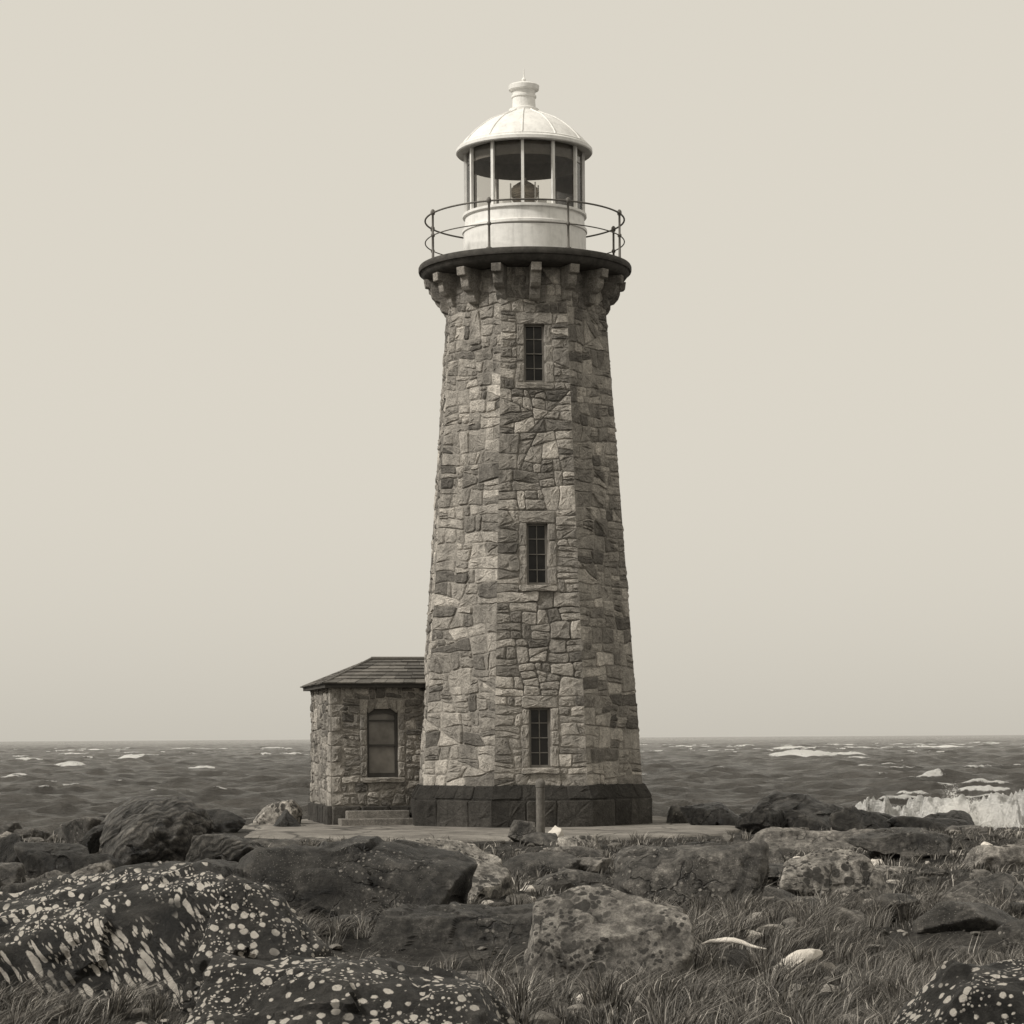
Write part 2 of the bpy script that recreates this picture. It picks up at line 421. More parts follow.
V, F = merge(parts); add_obj('dome_ribs', pymesh('dome_ribs', V, F, True), MAT_WHITE, LH)
add_obj('lantern_ceiling', lathe('lantern_ceiling', [(1.14, 13.16), (1.11, 13.16), (1.11, 13.48), (.8, 13.75), (.4, 13.95), (0.0, 14.0)], 48), MAT_DARKIN, LH)
add_obj('roof_ventilator', lathe('roof_ventilator', [(.30, 14.25), (.30, 14.31), (.235, 14.34), (.225, 14.54), (.25, 14.55), (.25, 14.585), (.225, 14.60), (.235, 14.68), (.30, 14.70), (.31, 14.78), (.29, 14.80), (.2, 14.83), (.05, 14.86), (.03, 14.88), (.045, 14.91), (.03, 14.94), (.012, 14.96), (.01, 15.12), (0, 15.13)], 40), MAT_WHITE, LH)
lp = [(.0, 12.21), (.16, 12.21), (.16, 12.25), (.05, 12.28), (.05, 12.42), (.2, 12.45), (.25, 12.50)]
for i in range(7):
    z = 12.51+i*.042; r = .18+.08*math.sin(math.pi*(i+.5)/7); lp += [(r, z), (r+.035, z+.018), (r, z+.037)]
lp += [(.14, 12.84), (.07, 12.88), (.03, 12.95), (0, 12.95)]
add_obj('lamp_lens', lathe('lamp_lens', lp, 24), MAT_BRASS, LH)
B = []
for k in range(6):
    a = k*math.pi/3+.3; B.append((Vector((.29*math.cos(a), .29*math.sin(a), 12.62)), (.014, 0, 0), (0, .014, 0), (0, 0, .2)))
for s in (-1, 1): B.append((Vector((s*.36, -.1, 12.38)), (.08, 0, 0), (0, .07, 0), (0, 0, .09)))
add_obj('lamp_frame', boxes('lamp_frame', B), MAT_WHITE, LH)

# ================================================================== HUT
HUT = empty('stone_hut')
th = math.radians(12); U = Vector((math.cos(th), math.sin(th), 0)); Vv = Vector((-math.sin(th), math.cos(th), 0))
C0 = Vector((-3.90, -.35, 0)); LW, DW, HZ = 2.3, 3.2, 2.8
def wmap(o, t, n, H):
    def P(p, z, d): q = o+t*(p+H)+n*d; return (q.x, q.y, z)
    return P
hw = Wall(); hm = Box(); hf = Box(); hp = Box(); hpl = Wall()
H1 = LW/2; P1 = wmap(C0, U, -Vv, H1)
H2 = DW/2; P2 = wmap(C0+Vv*DW, -Vv, -U, H2)
PZ = .42
def quoins(z0, z1):
    z = z0; i = 0
    while z < z1-.05:
        h = min(random.uniform(.24, .34), z1-z)
        if z1-z-h < .12: h = z1-z
        yield z, z+h, (.26 if i % 2 else .4); z += h; i += 1
WX0, WX1, WZ0, WZ1, WZS = -.44, .18, .98, 2.36, 2.24
mid = (WX0+WX1)/2
def regions(P, H, x0, x1, z0, z1, edge, tgt=.045): fill(hw, P, H, x0, x1, z0, z1, tgt, 20, edge)
TF = (True, False)
for z0, z1, w in quoins(PZ, HZ):
    hw.stone([(-H1, z0), (-H1+w*.55+.05, z0), (-H1+w*.55+.05, z1), (-H1, z1)], P1, H1, tone=random.uniform(.45, .8), warp=.004, edge=TF, proud=.03)
    hw.stone([(H2-(.75-w), z0), (H2, z0), (H2, z1), (H2-(.75-w), z1)], P2, H2, tone=random.uniform(.45, .8), warp=.004, edge=(False, True), proud=.03)
XQ = -H1+.22
J = .15
regions(P1, H1, XQ, H1, PZ, WZ0-.11, TF)
regions(P1, H1, XQ, WX0-J, WZ0-.11, WZ1+.2, TF, .04)
regions(P1, H1, WX1+J, H1, WZ0-.11, WZ1+.2, TF)
regions(P1, H1, XQ, H1, WZ1+.2, HZ, TF)
hw.stone([(WX0-J, WZ0-.11), (WX1+J, WZ0-.11), (WX1+J, WZ0), (WX0-J, WZ0)], P1, H1, tone=.75, warp=.003, gap=.004, proud=.06, back=-.15, edge=TF)
for i in range(4):
    a = WZ0+(WZS-WZ0)*i/4; b = WZ0+(WZS-WZ0)*(i+1)/4
    hw.stone([(WX0-J, a), (WX0, a), (WX0, b), (WX0-J, b)], P1, H1, tone=random.uniform(.3, .65), warp=.004, gap=.005, proud=.025, back=-.15, edge=TF)
    hw.stone([(WX1, a), (WX1+J, a), (WX1+J, b), (WX1, b)], P1, H1, tone=random.uniform(.3, .65), warp=.004, gap=.005, proud=.025, back=-.15, edge=TF)
top = WZ1+.2
def arc(x):
    t = (x-mid)/((WX1-WX0)/2); return WZS+(WZ1-WZS)*math.sqrt(max(0, 1-min(1, abs(t))**2)) if abs(t) < 1 else WZS
xb = [WX0-J]+[mid+(WX1-WX0)/2*math.sin(q) for q in np.radians([-90, -32, 32, 90])]+[WX1+J]
xt = np.linspace(WX0-J, WX1+J, 6)
for i in range(5):
    poly = [(xb[i], arc(xb[i])), (xb[i+1], arc(xb[i+1])), (xt[i+1], top), (xt[i], top)]
    hw.stone(poly, P1, H1, tone=random.uniform(.35, .75), warp=.003, gap=.005, proud=.03, back=-.15, edge=TF)
fill(hw, P2, H2, -H2, H2-.42, PZ, HZ, .06, 30, (False, False))
for P, H in ((P1, H1), (P2, H2)):
    Bx = [(-H, H, -.1, HZ)] if H == H2 else [(-H, H, -.1, WZ0), (-H, WX0, WZ0, WZ1), (WX1, H, WZ0, WZ1), (-H, H, WZ1, HZ)]
    for (a, b, c, d) in Bx:
        hm.V += [P(a, c, 0), P(b, c, 0), P(b, d, 0), P(a, d, 0)]; o = len(hm.V); hm.F.append((o-4, o-3, o-2, o-1))
    n = 4; xs = np.linspace(-H, H, n+1)
    for i in range(n):
        hpl.stone([(xs[i], -.12), (xs[i+1], -.12), (xs[i+1], PZ), (xs[i], PZ)], P, H, tone=random.uniform(.3, .9), warp=.004, gap=.004, proud=.07, back=-.02, edge=(False, False))
q = [C0+U*LW, C0+U*LW+Vv*DW, C0+Vv*DW]
for a, b in ((q[0], q[1]), (q[1], q[2])):
    hm.V += [(a.x, a.y, -.1), (b.x, b.y, -.1), (b.x, b.y, HZ), (a.x, a.y, HZ)]; o = len(hm.V); hm.F.append((o-4, o-3, o-2, o-1))
hw.build('hut_stonework', masonry_mat('hut_rubble_stone', .13, .48), HUT); hm.build('hut_mortar', MAT_MORTAR, HUT); hpl.build('hut_plinth', MAT_DARKSTONE, HUT)
hf.box(P1, WX0-.02, WX0+.05, WZ0, WZS+.05, -.14, -.07); hf.box(P1, WX1-.05, WX1+.02, WZ0, WZS+.05, -.14, -.07)
hf.box(P1, WX0+.05, WX1-.05, WZ0, WZ0+.09, -.14, -.068); hf.box(P1, WX0+.05, WX1-.05, 1.60, 1.64, -.14, -.066)
hf.box(P1, WX0+.03, WX1-.03, 2.1, 2.13, -.137, -.085)
o = len(hf.V); ap = [(WX0+(WX1-WX0)*i/12) for i in range(13)]
for d in (-.14, -.072):
    for x in ap: hf.V.append(P1(x, arc(x)+.015, d))
    for x in ap: hf.V.append(P1(x, max(WZS-.06, arc(x)-.10), d))
for i in range(12): hf.F += [(o+26+i, o+26+13+i, o+26+13+i+1, o+26+i+1), (o+13+i, o+13+i+1, o+39+i+1, o+39+i)]
hf.build('hut_window_frame', plain('hut_frame_paint', .05, .6, .2), HUT)
def hutglass():
    m = M('hut_window_glass'); m.col(m.ramp(m.noise(2.0, 3), [(.3, C(.10)), (.7, C(.26))])); m.b.inputs['Roughness'].default_value = .2; return m.m
hp.box(P1, WX0-.03, WX1+.03, WZ0-.02, WZ1+.02, -.2, -.12); hp.build('hut_window_glass', hutglass(), HUT)
ov = .15; ZE = 2.86; ZR = 3.38
e = [C0-U*ov-Vv*ov, C0+U*(LW)-Vv*ov, C0+U*(LW)+Vv*(DW+ov), C0-U*ov+Vv*(DW+ov)]
r0 = C0+U*1.05+Vv*DW/2; r1 = C0+U*LW+Vv*DW/2
Z = lambda v, z: Vector((v.x, v.y, z))
V = [Z(e[0], ZE), Z(e[1], ZE), Z(e[2], ZE), Z(e[3], ZE), Z(r0, ZR), Z(r1, ZR)]
V += [Z(p, ZE-.09) for p in e]
F = [(0, 1, 5, 4), (3, 0, 4), (2, 3, 4, 5), (0, 6, 7, 1), (3, 9, 6, 0), (1, 7, 8, 2), (2, 8, 9, 3), (6, 9, 8, 7), (1, 2, 5)]
add_obj('roof_deck', pymesh('roof_deck', V, F), plain('eave_board', .05), HUT)
SV = []; SF = []; ST = []
def slope(a, b, c, d, n=7):
    nr = (b-a).cross(d-a).normalized()
    if nr.z < 0: nr = -nr
    for i in range(n):
        t0 = i/n-(.04 if i == 0 else .0); t1 = (i+1.25)/n if i < n-1 else 1
        L0, R0 = a.lerp(d, t0), b.lerp(c, t0); L1, R1 = a.lerp(d, t1), b.lerp(c, t1)
        w = (R0-L0).length; k = max(1, int(w/.3)); cuts = [0]+sorted((j+random.uniform(-.15, .15))/k for j in range(1, k))+[1]
        for j in range(len(cuts)-1):
            g = .004/w; q0, q1 = cuts[j]+g, cuts[j+1]-g; hh = random.uniform(.026, .042); o = len(SV)
            for (l, r, h) in ((L0, R0, hh), (L1, R1, .008)):
                SV.extend([l.lerp(r, q0)+nr*h, l.lerp(r, q1)+nr*h])
            SV.extend([L0.lerp(R0, q0)+nr*(hh-.024), L0.lerp(R0, q1)+nr*(hh-.024)])
            SF.extend([(o, o+1, o+3, o+2), (o+4, o+5, o+1, o)]); tt = random.random(); ST.extend([tt, tt])
slope(V[0], V[1], V[5], V[4]); slope(V[3], V[0], V[4], V[4].copy()); slope(V[2], V[3], V[4], V[5])
me = pymesh('roof_slates', SV, SF); fattr(me, 'tone', ST); add_obj('roof_slates', me, MAT_SLATE, HUT)
parts = [tube_path([V[4]+Vector((0, 0, .02)), V[5]+Vector((0, 0, .02))], .045, 8), tube_path([V[0]+Vector((0, 0, .01)), V[4]+Vector((0, 0, .02))], .035, 8), tube_path([V[3], V[4]], .035, 8)]
a, b = merge(parts); me = pymesh('roof_ridge', a, b, True); add_obj('roof_ridge', me, MAT_IRON, HUT)
def stepstone(u0, u1, v0, v1, z):
    c = C0+U*(u0+u1)/2+Vv*(v0+v1)/2
    return (Vector((c.x, c.y, z/2)), U*(u1-u0)/2, Vv*(v1-v0)/2, Vector((0, 0, z/2)))
me = boxes('hut_steps', [stepstone(.1, 1.72, -.62, -.08, .18), stepstone(.25, 1.5, -.36, -.075, .33)])
fattr(me, 'tone', [.3]*len(me.polygons)); ob = add_obj('hut_steps', me, MAT_CORBEL, HUT); bv = ob.modifiers.new('b', 'BEVEL'); bv.width = .02; bv.segments = 3

# ================================================================== GROUND
SEA = -1.6
def shore(x): return np.maximum(6.5-.125*x*x, -34)+0*x
def gz(x, y):
    x = np.atleast_1d(np.asarray(x, float)); y = np.atleast_1d(np.asarray(y, float))
    b = .20*fbm2(x, y, .35, 3, 1)+.10*fbm2(x, y, 1.3, 4, 2)+.035*fbm2(x, y, 5, 3, 8)
    padd = np.clip((np.hypot((x+.8)/6.5, (y+1)/8.5)-.75)/.35, 0, 1)
    z = b*padd-.02*(1-padd)
    sd = y-(shore(x)-3.0)+1.2*fbm2(x, y, .5, 3, 4)
    z = z-np.where(sd > 0, np.minimum(.03*sd*sd+.12*sd, 4+sd*0), 0)
    return z
xs = np.concatenate([-12-np.geomspace(60, .3, 30), np.arange(-12, 12.01, .1), 12+np.geomspace(.3, 60, 30)])
ys = np.concatenate([np.arange(-90, -40, 1.0), np.arange(-40, -18, .09), np.arange(-18, 12, .15)])
X, Y = np.meshgrid(xs, ys); Zg = gz(X.ravel(), Y.ravel())
Vt = np.stack([X.ravel(), Y.ravel(), Zg], 1); nx, ny = len(xs), len(ys)
idx = np.arange(nx*ny).reshape(ny, nx); Fq = np.stack([idx[:-1, :-1], idx[:-1, 1:], idx[1:, 1:], idx[1:, :-1]], -1).reshape(-1, 4)
m = M('turf_and_soil')
n1 = m.noise(1.6, 10, .7); n2 = m.noise(18, 8, .75); n3 = m.noise(90, 4, .7)
c = m.mix(1, m.ramp(n1, [(.35, C(.022)), (.5, C(.055)), (.68, C(.13))]), m.ramp(n2, [(.3, .4), (.5, .9), (.7, 1.8)]), 'MULTIPLY')
peb = m.voro(30); c = m.mix(m.math('MULTIPLY', m.ramp(peb.outputs['Distance'], [(.16, 1.0), (.22, 0.0)]), m.ramp(m.noise(2.5, 4), [(.52, 0.0), (.6, .8)])), c, C(.26))
m.col(c); m.bump(m.math('ADD', n2, m.math('MULTIPLY', n3, .5)), .09, 1)
add_obj('ground', npmesh('ground', Vt, Fq, True), m.m)
V = []; F = []; n = 120
rings = [(.0, .05), (.5, .05), (.93, .045), (.985, .03), (1.0, .005), (1.005, -.12)]
for s, z in rings:
    for i in range(n):
        t = 2*math.pi*i/n; rx = 5.0+.35*math.sin(3*t+1)+.2*math.sin(7*t); ry = 6.4+.3*math.sin(2*t+2)
        k = (abs(math.cos(t))**2.4+abs(math.sin(t))**2.4)**(-1/2.4)
        k *= 1+.02*math.sin(17*t)+.015*math.sin(31*t+2)
        V.append((-.75+s*rx*k*math.cos(t), -.8+s*ry*k*math.sin(t), z+random.uniform(-.006, .006)*(s > .9)))
for j in range(len(rings)-1):
    for i in range(n): F.append((j*n+i, j*n+(i+1) % n, (j+1)*n+(i+1) % n, (j+1)*n+i))
m = M('worn_concrete'); n1 = m.noise(.9, 9, .7); n2 = m.noise(30, 6, .7)
c = m.mix(1, m.ramp(n1, [(.3, C(.09)), (.5, C(.2)), (.7, C(.32))]), m.ramp(n2, [(.3, .7), (.7, 1.25)]), 'MULTIPLY')
ed = m.voro(.55, 'DISTANCE_TO_EDGE', m.warp(.25, 2)); c = m.mix(m.ramp(ed.outputs['Distance'], [(.0, 1.0), (.02, 0.0)]), c, C(.05))
m.col(c); m.bump(n2, .02); add_obj('pavement', pymesh('pavement', V, F, True), m.m)

# ================================================================== ROCKS
_ico = {}
def ico(s):
    if s not in _ico:
        bm = bmesh.new(); bmesh.ops.create_icosphere(bm, subdivisions=s, radius=1)
        _ico[s] = (np.array([v.co[:] for v in bm.verts]), np.array([[v.index for v in f.verts] for f in bm.faces])); bm.free()
    return _ico[s]
def worley(P, s):
    I = np.floor(P).astype(np.int64); best = np.full(len(P), 9.); val = np.zeros(len(P))
    for dx in (-1, 0, 1):
        for dy in (-1, 0, 1):
            for dz in (-1, 0, 1):
                J = I+np.array([dx, dy, dz]); a, b, c = J[:, 0], J[:, 1], J[:, 2]
                q = J+.5+.45*np.stack([_h(a, b, c, s), _h(a, b, c, s+1), _h(a, b, c, s+2)], 1)
                dd = P-q; d = (dd**2).sum(1); h = _h(a, b, c, s+3)*.35+(dd*np.stack([_h(a, b, c, s+4), _h(a, b, c, s+5), _h(a, b, c, s+6)], 1)).sum(1)*1.2
                k = d < best; best = np.where(k, d, best); val = np.where(k, h, val)
    return val
def rock_shape(sub, size, seed, p=26, npl=12, rough=.04, layers=0, ldir=(.2, .3, 1), blocky=.0, rot=0, oct=4, chip=.024, tilt=(0, 0)):
    r = np.random.default_rng(seed); v, f = ico(sub)
    N = r.normal(size=(npl, 3)); N /= np.linalg.norm(N, axis=1)[:, None]; d = r.uniform(.6, 1.0, npl)
    if blocky:
        ax = np.array([[1, 0, .1], [-1, .1, .05], [0, 1, .1], [.1, -1, .35], [.05, .05, 1], [0, 0, -1]], float)+r.normal(0, .17, (6, 3))
        ax[4] += np.array([tilt[0], tilt[1], 0])
        ax /= np.linalg.norm(ax, axis=1)[:, None]; N = np.vstack([N, ax]); d = np.append(d, r.uniform(.62, .8, 6))
    q = np.maximum(v@N.T, 0)/d; rad = (np.sum(q**p, 1))**(-1/p); rad = np.minimum(rad, 1.3)
    c = v*rad[:, None]
    c = c*np.array(size)/2*1.15
    sm = float(np.mean(size)); o = r.uniform(0, 50, 3)
    n = fbm(c/sm*2.2+o, oct, seed % 91); n2 = np.abs(fbm(c/sm*4.5+o+9, oct-1, seed % 73))
    disp = sm*rough*(n*1.5-n2*1.2)
    if sub >= 5: disp += fbm(c*14+o, 3, 5)*.008*min(1, sm)
    if sub >= 6:
        wv = np.stack([fbm(c/sm*3+o+k*7, 2, 60+k) for k in range(3)], 1)*.25
        disp += sm*chip*worley(c/sm*3.0+o+wv, seed % 50)
    nd = v/np.array(size); nd /= np.linalg.norm(nd, axis=1)[:, None]
    if layers:
        L = np.array(ldir, float); L /= np.linalg.norm(L); t = c@L*layers+fbm(c/sm*1.8+o, 3, 9)*1.6
        w = np.abs((t % 1)-.5)*2; disp += sm*.022*(w**.5-.6)+sm*.02*vn(np.stack([np.floor(t), t*0, t*0], 1)+.5, 4)
    c = c+nd*disp[:, None]
    cr, sr = math.cos(rot), math.sin(rot); c = np.stack([c[:, 0]*cr-c[:, 1]*sr, c[:, 0]*sr+c[:, 1]*cr, c[:, 2]], 1)
    return c, f
def rock_mat(name, dk, lt, spots=0, ss=9, stretch=(1, 1, 1), rot=(0, 0, 0), layers=0, thr=.3, patch=(.42, .52), spotcol=.55, rough=.62, fine=1.0, mid=.42):
    m = M(name); oi = m.n.new('ShaderNodeObjectInfo')
    add = m.n.new('ShaderNodeVectorMath'); add.operation = 'MULTIPLY_ADD'
    comb = m.n.new('ShaderNodeCombineXYZ')
    for i in range(3): m.link(oi.outputs['Random'], comb.inputs[i])
    m.link(comb.outputs[0], add.inputs[0]); add.inputs[1].default_value = (37, 21, 53); m.link(m.tc.outputs['Object'], add.inputs[2]); vec = add.outputs[0]
    n1 = m.noise(2.2, 10, .7, vec); n2 = m.noise(10, 9, .78, vec); n3 = m.noise(60, 6, .8, vec)
    c = m.ramp(n1, [(.34, C(dk)), (.5, C((dk+lt)*mid)), (.66, C(lt))])
    c = m.mix(1, c, m.ramp(n2, [(.34, .30), (.5, .92), (.66, 1.8)]), 'MULTIPLY')
    c = m.mix(1, c, m.ramp(n3, [(.3, .55), (.5, 1.0), (.7, 1.5)]), 'MULTIPLY')
    c = m.mix(1, c, m.ramp(oi.outputs['Random'], [(0, .72), (1, 1.2)]), 'MULTIPLY')
    g = m.n.new('ShaderNodeNewGeometry'); c = m.mix(1, c, m.ramp(g.outputs['Pointiness'], [(.43, .3), (.5, 1.0), (.56, 1.7)]), 'MULTIPLY')  # crevice shade and edge highlights painted into the rock colour
    h = m.math('ADD', n2, m.math('MULTIPLY', n3, .4))
    cr = m.voro(1.9, 'DISTANCE_TO_EDGE', m.warp(.5, 3, vec)); crk = m.ramp(cr.outputs['Distance'], [(0, 0.0), (.025, 1.0)])
    crk = m.math('MAXIMUM', crk, m.ramp(m.noise(1.5, 3, .5, vec), [(.45, 1.0), (.6, 0.0)]))
    c = m.mix(1, c, m.ramp(crk, [(0, .25), (1, 1.0)]), 'MULTIPLY'); h = m.math('ADD', h, m.math('MULTIPLY', crk, .5))
    if layers:
        lv = m.mapping((1, 1, 1), rot, m.warp(.5, 1.6, vec)); w = m.n.new('ShaderNodeTexWave'); w.bands_direction = 'Z'; w.inputs['Scale'].default_value = layers
        w.inputs['Distortion'].default_value = 8; w.inputs['Detail'].default_value = 6; w.inputs['Detail Scale'].default_value = 1.1; w.inputs['Detail Roughness'].default_value = .7
        m.link(lv, w.inputs['Vector']); c = m.mix(1, c, m.ramp(w.outputs['Fac'], [(.1, .5), (.6, 1.25)]), 'MULTIPLY'); h = m.math('ADD', h, m.math('MULTIPLY', w.outputs['Fac'], .4))
    if spots:
        sv = m.mapping(stretch, (0, 0, 0), m.mapping((1, 1, 1), rot, m.warp(.04, 7, vec))); v = m.voro(ss, 'F1', sv, .75)
        sep = m.n.new('ShaderNodeSeparateColor'); m.link(v.outputs['Color'], sep.inputs[0])
        rad = m.math('MULTIPLY', m.math('ADD', m.math('MULTIPLY', sep.outputs[0], .9), .25), thr)
        e = m.math('SUBTRACT', rad, m.math('ADD', v.outputs['Distance'], m.math('MULTIPLY', m.math('SUBTRACT', m.noise(45, 4, .7, vec), .5), .25)))
        k = m.math('MULTIPLY', e, 14, clamp=True)
        k = m.math('MULTIPLY', k, m.ramp(m.noise(1.5, 3, .5, vec), [(patch[0], 0.0), (patch[1], 1.0)]))
        v2 = m.voro(ss*2.2, 'F1', sv); k2 = m.math('MULTIPLY', m.math('MULTIPLY', m.math('SUBTRACT', thr*.7, v2.outputs['Distance']), 14, clamp=True), m.ramp(m.noise(3, 3, .5, vec), [(.46, 0.0), (.54, 1.0)]))
        k = m.math('MAXIMUM', k, k2); k = m.math('MULTIPLY', k, m.ramp(n3, [(.28, .55), (.46, 1.0)]))
        c = m.mix(m.math('MULTIPLY', k, spots), c, C(spotcol)); h = m.math('ADD', h, m.math('MULTIPLY', k, .08))
    m.col(c); m.bump(h, .09, 1); m.b.inputs['Roughness'].default_value = rough; m.b.inputs['Specular IOR Level'].default_value = .4; return m.m
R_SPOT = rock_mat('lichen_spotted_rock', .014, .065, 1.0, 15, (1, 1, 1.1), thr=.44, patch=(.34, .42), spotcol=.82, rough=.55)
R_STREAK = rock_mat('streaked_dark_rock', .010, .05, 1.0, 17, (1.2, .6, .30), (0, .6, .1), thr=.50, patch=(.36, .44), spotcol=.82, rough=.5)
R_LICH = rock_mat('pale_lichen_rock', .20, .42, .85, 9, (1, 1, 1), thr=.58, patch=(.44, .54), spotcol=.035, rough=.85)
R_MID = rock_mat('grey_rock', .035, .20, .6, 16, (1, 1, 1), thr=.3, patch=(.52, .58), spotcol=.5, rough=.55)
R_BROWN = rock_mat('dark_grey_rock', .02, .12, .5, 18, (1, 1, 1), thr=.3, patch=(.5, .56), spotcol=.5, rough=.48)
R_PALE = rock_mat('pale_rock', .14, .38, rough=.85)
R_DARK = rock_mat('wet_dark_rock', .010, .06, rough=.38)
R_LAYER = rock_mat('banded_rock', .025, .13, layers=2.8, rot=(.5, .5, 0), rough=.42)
R_WHITE = plain('bleached_stone', .62, .8, .12, 9, .01)
foot = []
def boulder(x, y, w, d, h, seed, mat, sub=6, name='boulder', rot=None, z=None, **k):
    rot = random.uniform(-.3, .3) if rot is None else rot
    c, f = rock_shape(sub, (w, d, h*1.35), seed, rot=rot, **k)
    top = c[:, 2].max(); z0 = float(gz(x, y)[0]) if z is None else z; c[:, 2] -= top
    me = npmesh(name, c, f, True); me.set_sharp_from_angle(angle=math.radians(40))
    ob = add_obj(name, me, mat, loc=(x, y, z0+h)); foot.append((x, y, w/2, d/2)); return ob
# foreground
boulder(-2.95, -31.3, 2.1, 1.5, .88, 3, R_STREAK, blocky=1, npl=8, p=34, tilt=(-.2, -.35), z=0)
boulder(-4.2, -31.0, 1.3, 1.3, .62, 74, R_STREAK, blocky=1, npl=8, p=30)
boulder(-2.08, -31.85, .85, 1.0, .86, 14, R_SPOT, npl=9, p=18, z=0)
boulder(-1.2, -34.9, 2.0, 1.3, .56, 5, R_SPOT, blocky=1, npl=12, p=20, tilt=(0, -.3), z=0)
boulder(2.45, -34.9, 1.5, 1.1, .53, 6, R_SPOT, blocky=1, npl=9, z=0, tilt=(-.2, -.2))
boulder(.41, -30.1, 1.42, .95, .64, 17, R_LICH, blocky=1, npl=8, p=44, rough=.03, tilt=(-.35, -.45), z=0)
boulder(-1.95, -24.6, 2.9, 1.7, .80, 8, R_BROWN, npl=10, p=34, layers=1.6, ldir=(.5, .1, 1), blocky=1, tilt=(.55, -.25), z=0)
boulder(-.97, -21.2, .85, .8, .64, 9, R_LICH, npl=8, p=34, z=0)
boulder(1.50, -23.4, 1.85, 1.4, .70, 10, R_MID, blocky=1, npl=12, p=18, z=0, tilt=(-.2, -.3))
boulder(3.2, -21.2, 1.35, 1.0, .50, 31, R_LICH, npl=8, p=34, blocky=1, tilt=(-.3, -.3), z=0)
boulder(3.95, -24.6, .95, .6, .24, 12, R_PALE, npl=10)
boulder(-.62, -28.2, 1.45, 1.0, .40, 13, R_BROWN, npl=8, p=34, blocky=1, tilt=(.1, -.5), z=0)
boulder(4.5, -23.0, 1.0, .8, .38, 35, R_MID)
boulder(4.6, -10.2, 2.3, 1.6, .30, 16, R_PALE, blocky=1, npl=8)
boulder(-5.15, -15.2, 1.9, 1.4, .95, 37, R_LAYER, npl=18, p=8, layers=3.6, ldir=(-.7, .2, .7))
boulder(-3.9, -16.4, 1.2, 1.1, .5, 38, R_LAYER, npl=14, layers=3, ldir=(.5, .2, .9))
boulder(-6.2, -17.5, .8, .7, .55, 19, R_DARK); boulder(-6.0, -14.5, .9, .8, .6, 20, R_DARK)
boulder(-6.9, -16.5, .7, .6, .55, 21, R_DARK); boulder(-5.2, -19.6, .6, .5, .35, 22, R_PALE)
boulder(-5.4, -21.8, .55, .5, .35, 42, R_MID); boulder(-4.6, -22.5, .7, .6, .4, 43, R_DARK)
boulder(-4.7, -25.0, 1.1, .8, .42, 75, R_BROWN, blocky=1); boulder(-3.7, -24.2, 1.2, .9, .5, 76, R_DARK, blocky=1)
boulder(-2.9, -19.5, 1.3, 1.0, .42, 44, R_MID, blocky=1); boulder(-4.0, -20.5, 1.4, 1.0, .4, 45, R_DARK, blocky=1)
boulder(-1.6, -18.0, 1.1, .9, .3, 77, R_BROWN, blocky=1); boulder(-2.6, -14.5, 1.3, .9, .28, 78, R_DARK, blocky=1)
boulder(.4, -19.6, .9, .8, .26, 79, R_MID, blocky=1); boulder(.5, -25.2, .8, .6, .28, 80, R_DARK, blocky=1)
boulder(-5.15, .6, .85, .7, .62, 23, R_LICH, sub=5); boulder(-4.75, -.9, .5, .5, .4, 24, R_DARK, sub=5)
boulder(-6.2, -2.0, 1.2, .9, .45, 46, R_DARK, sub=5, layers=4); boulder(-7.3, -5.0, 1.3, .9, .5, 47, R_DARK, sub=5)
boulder(5.1, -3.2, 2.1, 1.3, .78, 25, R_DARK, npl=14, p=12, layers=3, ldir=(-.5, .2, .8))
boulder(3.6, -1.5, 1.1, .8, .5, 26, R_DARK, npl=12); boulder(2.95, -.5, .6, .5, .42, 27, R_MID, sub=5)
boulder(4.3, -4.6, .8, .6, .46, 66, R_DARK, npl=12, p=12); boulder(5.9, -5.0, .9, .7, .5, 67, R_DARK, npl=12, p=12)
boulder(7.5, -4.6, 1.1, .8, .46, 28, R_DARK, p=12); boulder(6.5, -4.2, 1.0, .8, .38, 29, R_DARK, layers=4, ldir=(.5, .2, .8))
boulder(8.8, -6.3, 1.2, .9, .22, 30, R_DARK); boulder(5.2, -14.8, 1.5, 1.0, .35, 48, R_BROWN, blocky=1)
boulder(3.0, -15.2, 1.1, .8, .28, 49, R_MID, blocky=1); boulder(6.0, -17.2, 1.2, .9, .33, 50, R_PALE, blocky=1)
boulder(3.2, -25.2, .55, .5, .25, 51, R_MID, sub=5); boulder(2.7, -26.3, .35, .3, .2, 52, R_PALE, sub=5); boulder(4.1, -28.0, .6, .45, .22, 53, R_MID, sub=5)
rr = np.random.default_rng(5)
i = 0
for _ in range(400):
    x = rr.uniform(-11, 12); y = float(shore(np.array(x)))-rr.uniform(-.8, 5.5)
    if abs(x+.8) < 5.6 and y > -8: continue
    if i > 56: break
    w = rr.uniform(.45, 1.35); h = w*rr.uniform(.3, .5)*(.7 if x > 6 else 1)
    boulder(x, y, w, w*rr.uniform(.6, .9), h, 100+i, [R_DARK, R_BROWN, R_LAYER, R_MID][i % 4], sub=5, npl=12, p=16, layers=(3 if i % 2 else 0)); i += 1
for i in range(40):
    y = rr.uniform(-24, -5); x = -.3-(48+y)*rr.uniform(.135, .225); w = .25+.6*rr.uniform()**1.3
    boulder(x, y, w, w*rr.uniform(.6, .9), w*rr.uniform(.35, .6), 500+i, [R_DARK, R_BROWN, R_MID, R_DARK, R_PALE][i % 5], sub=5, npl=12, p=16)
nj = 0
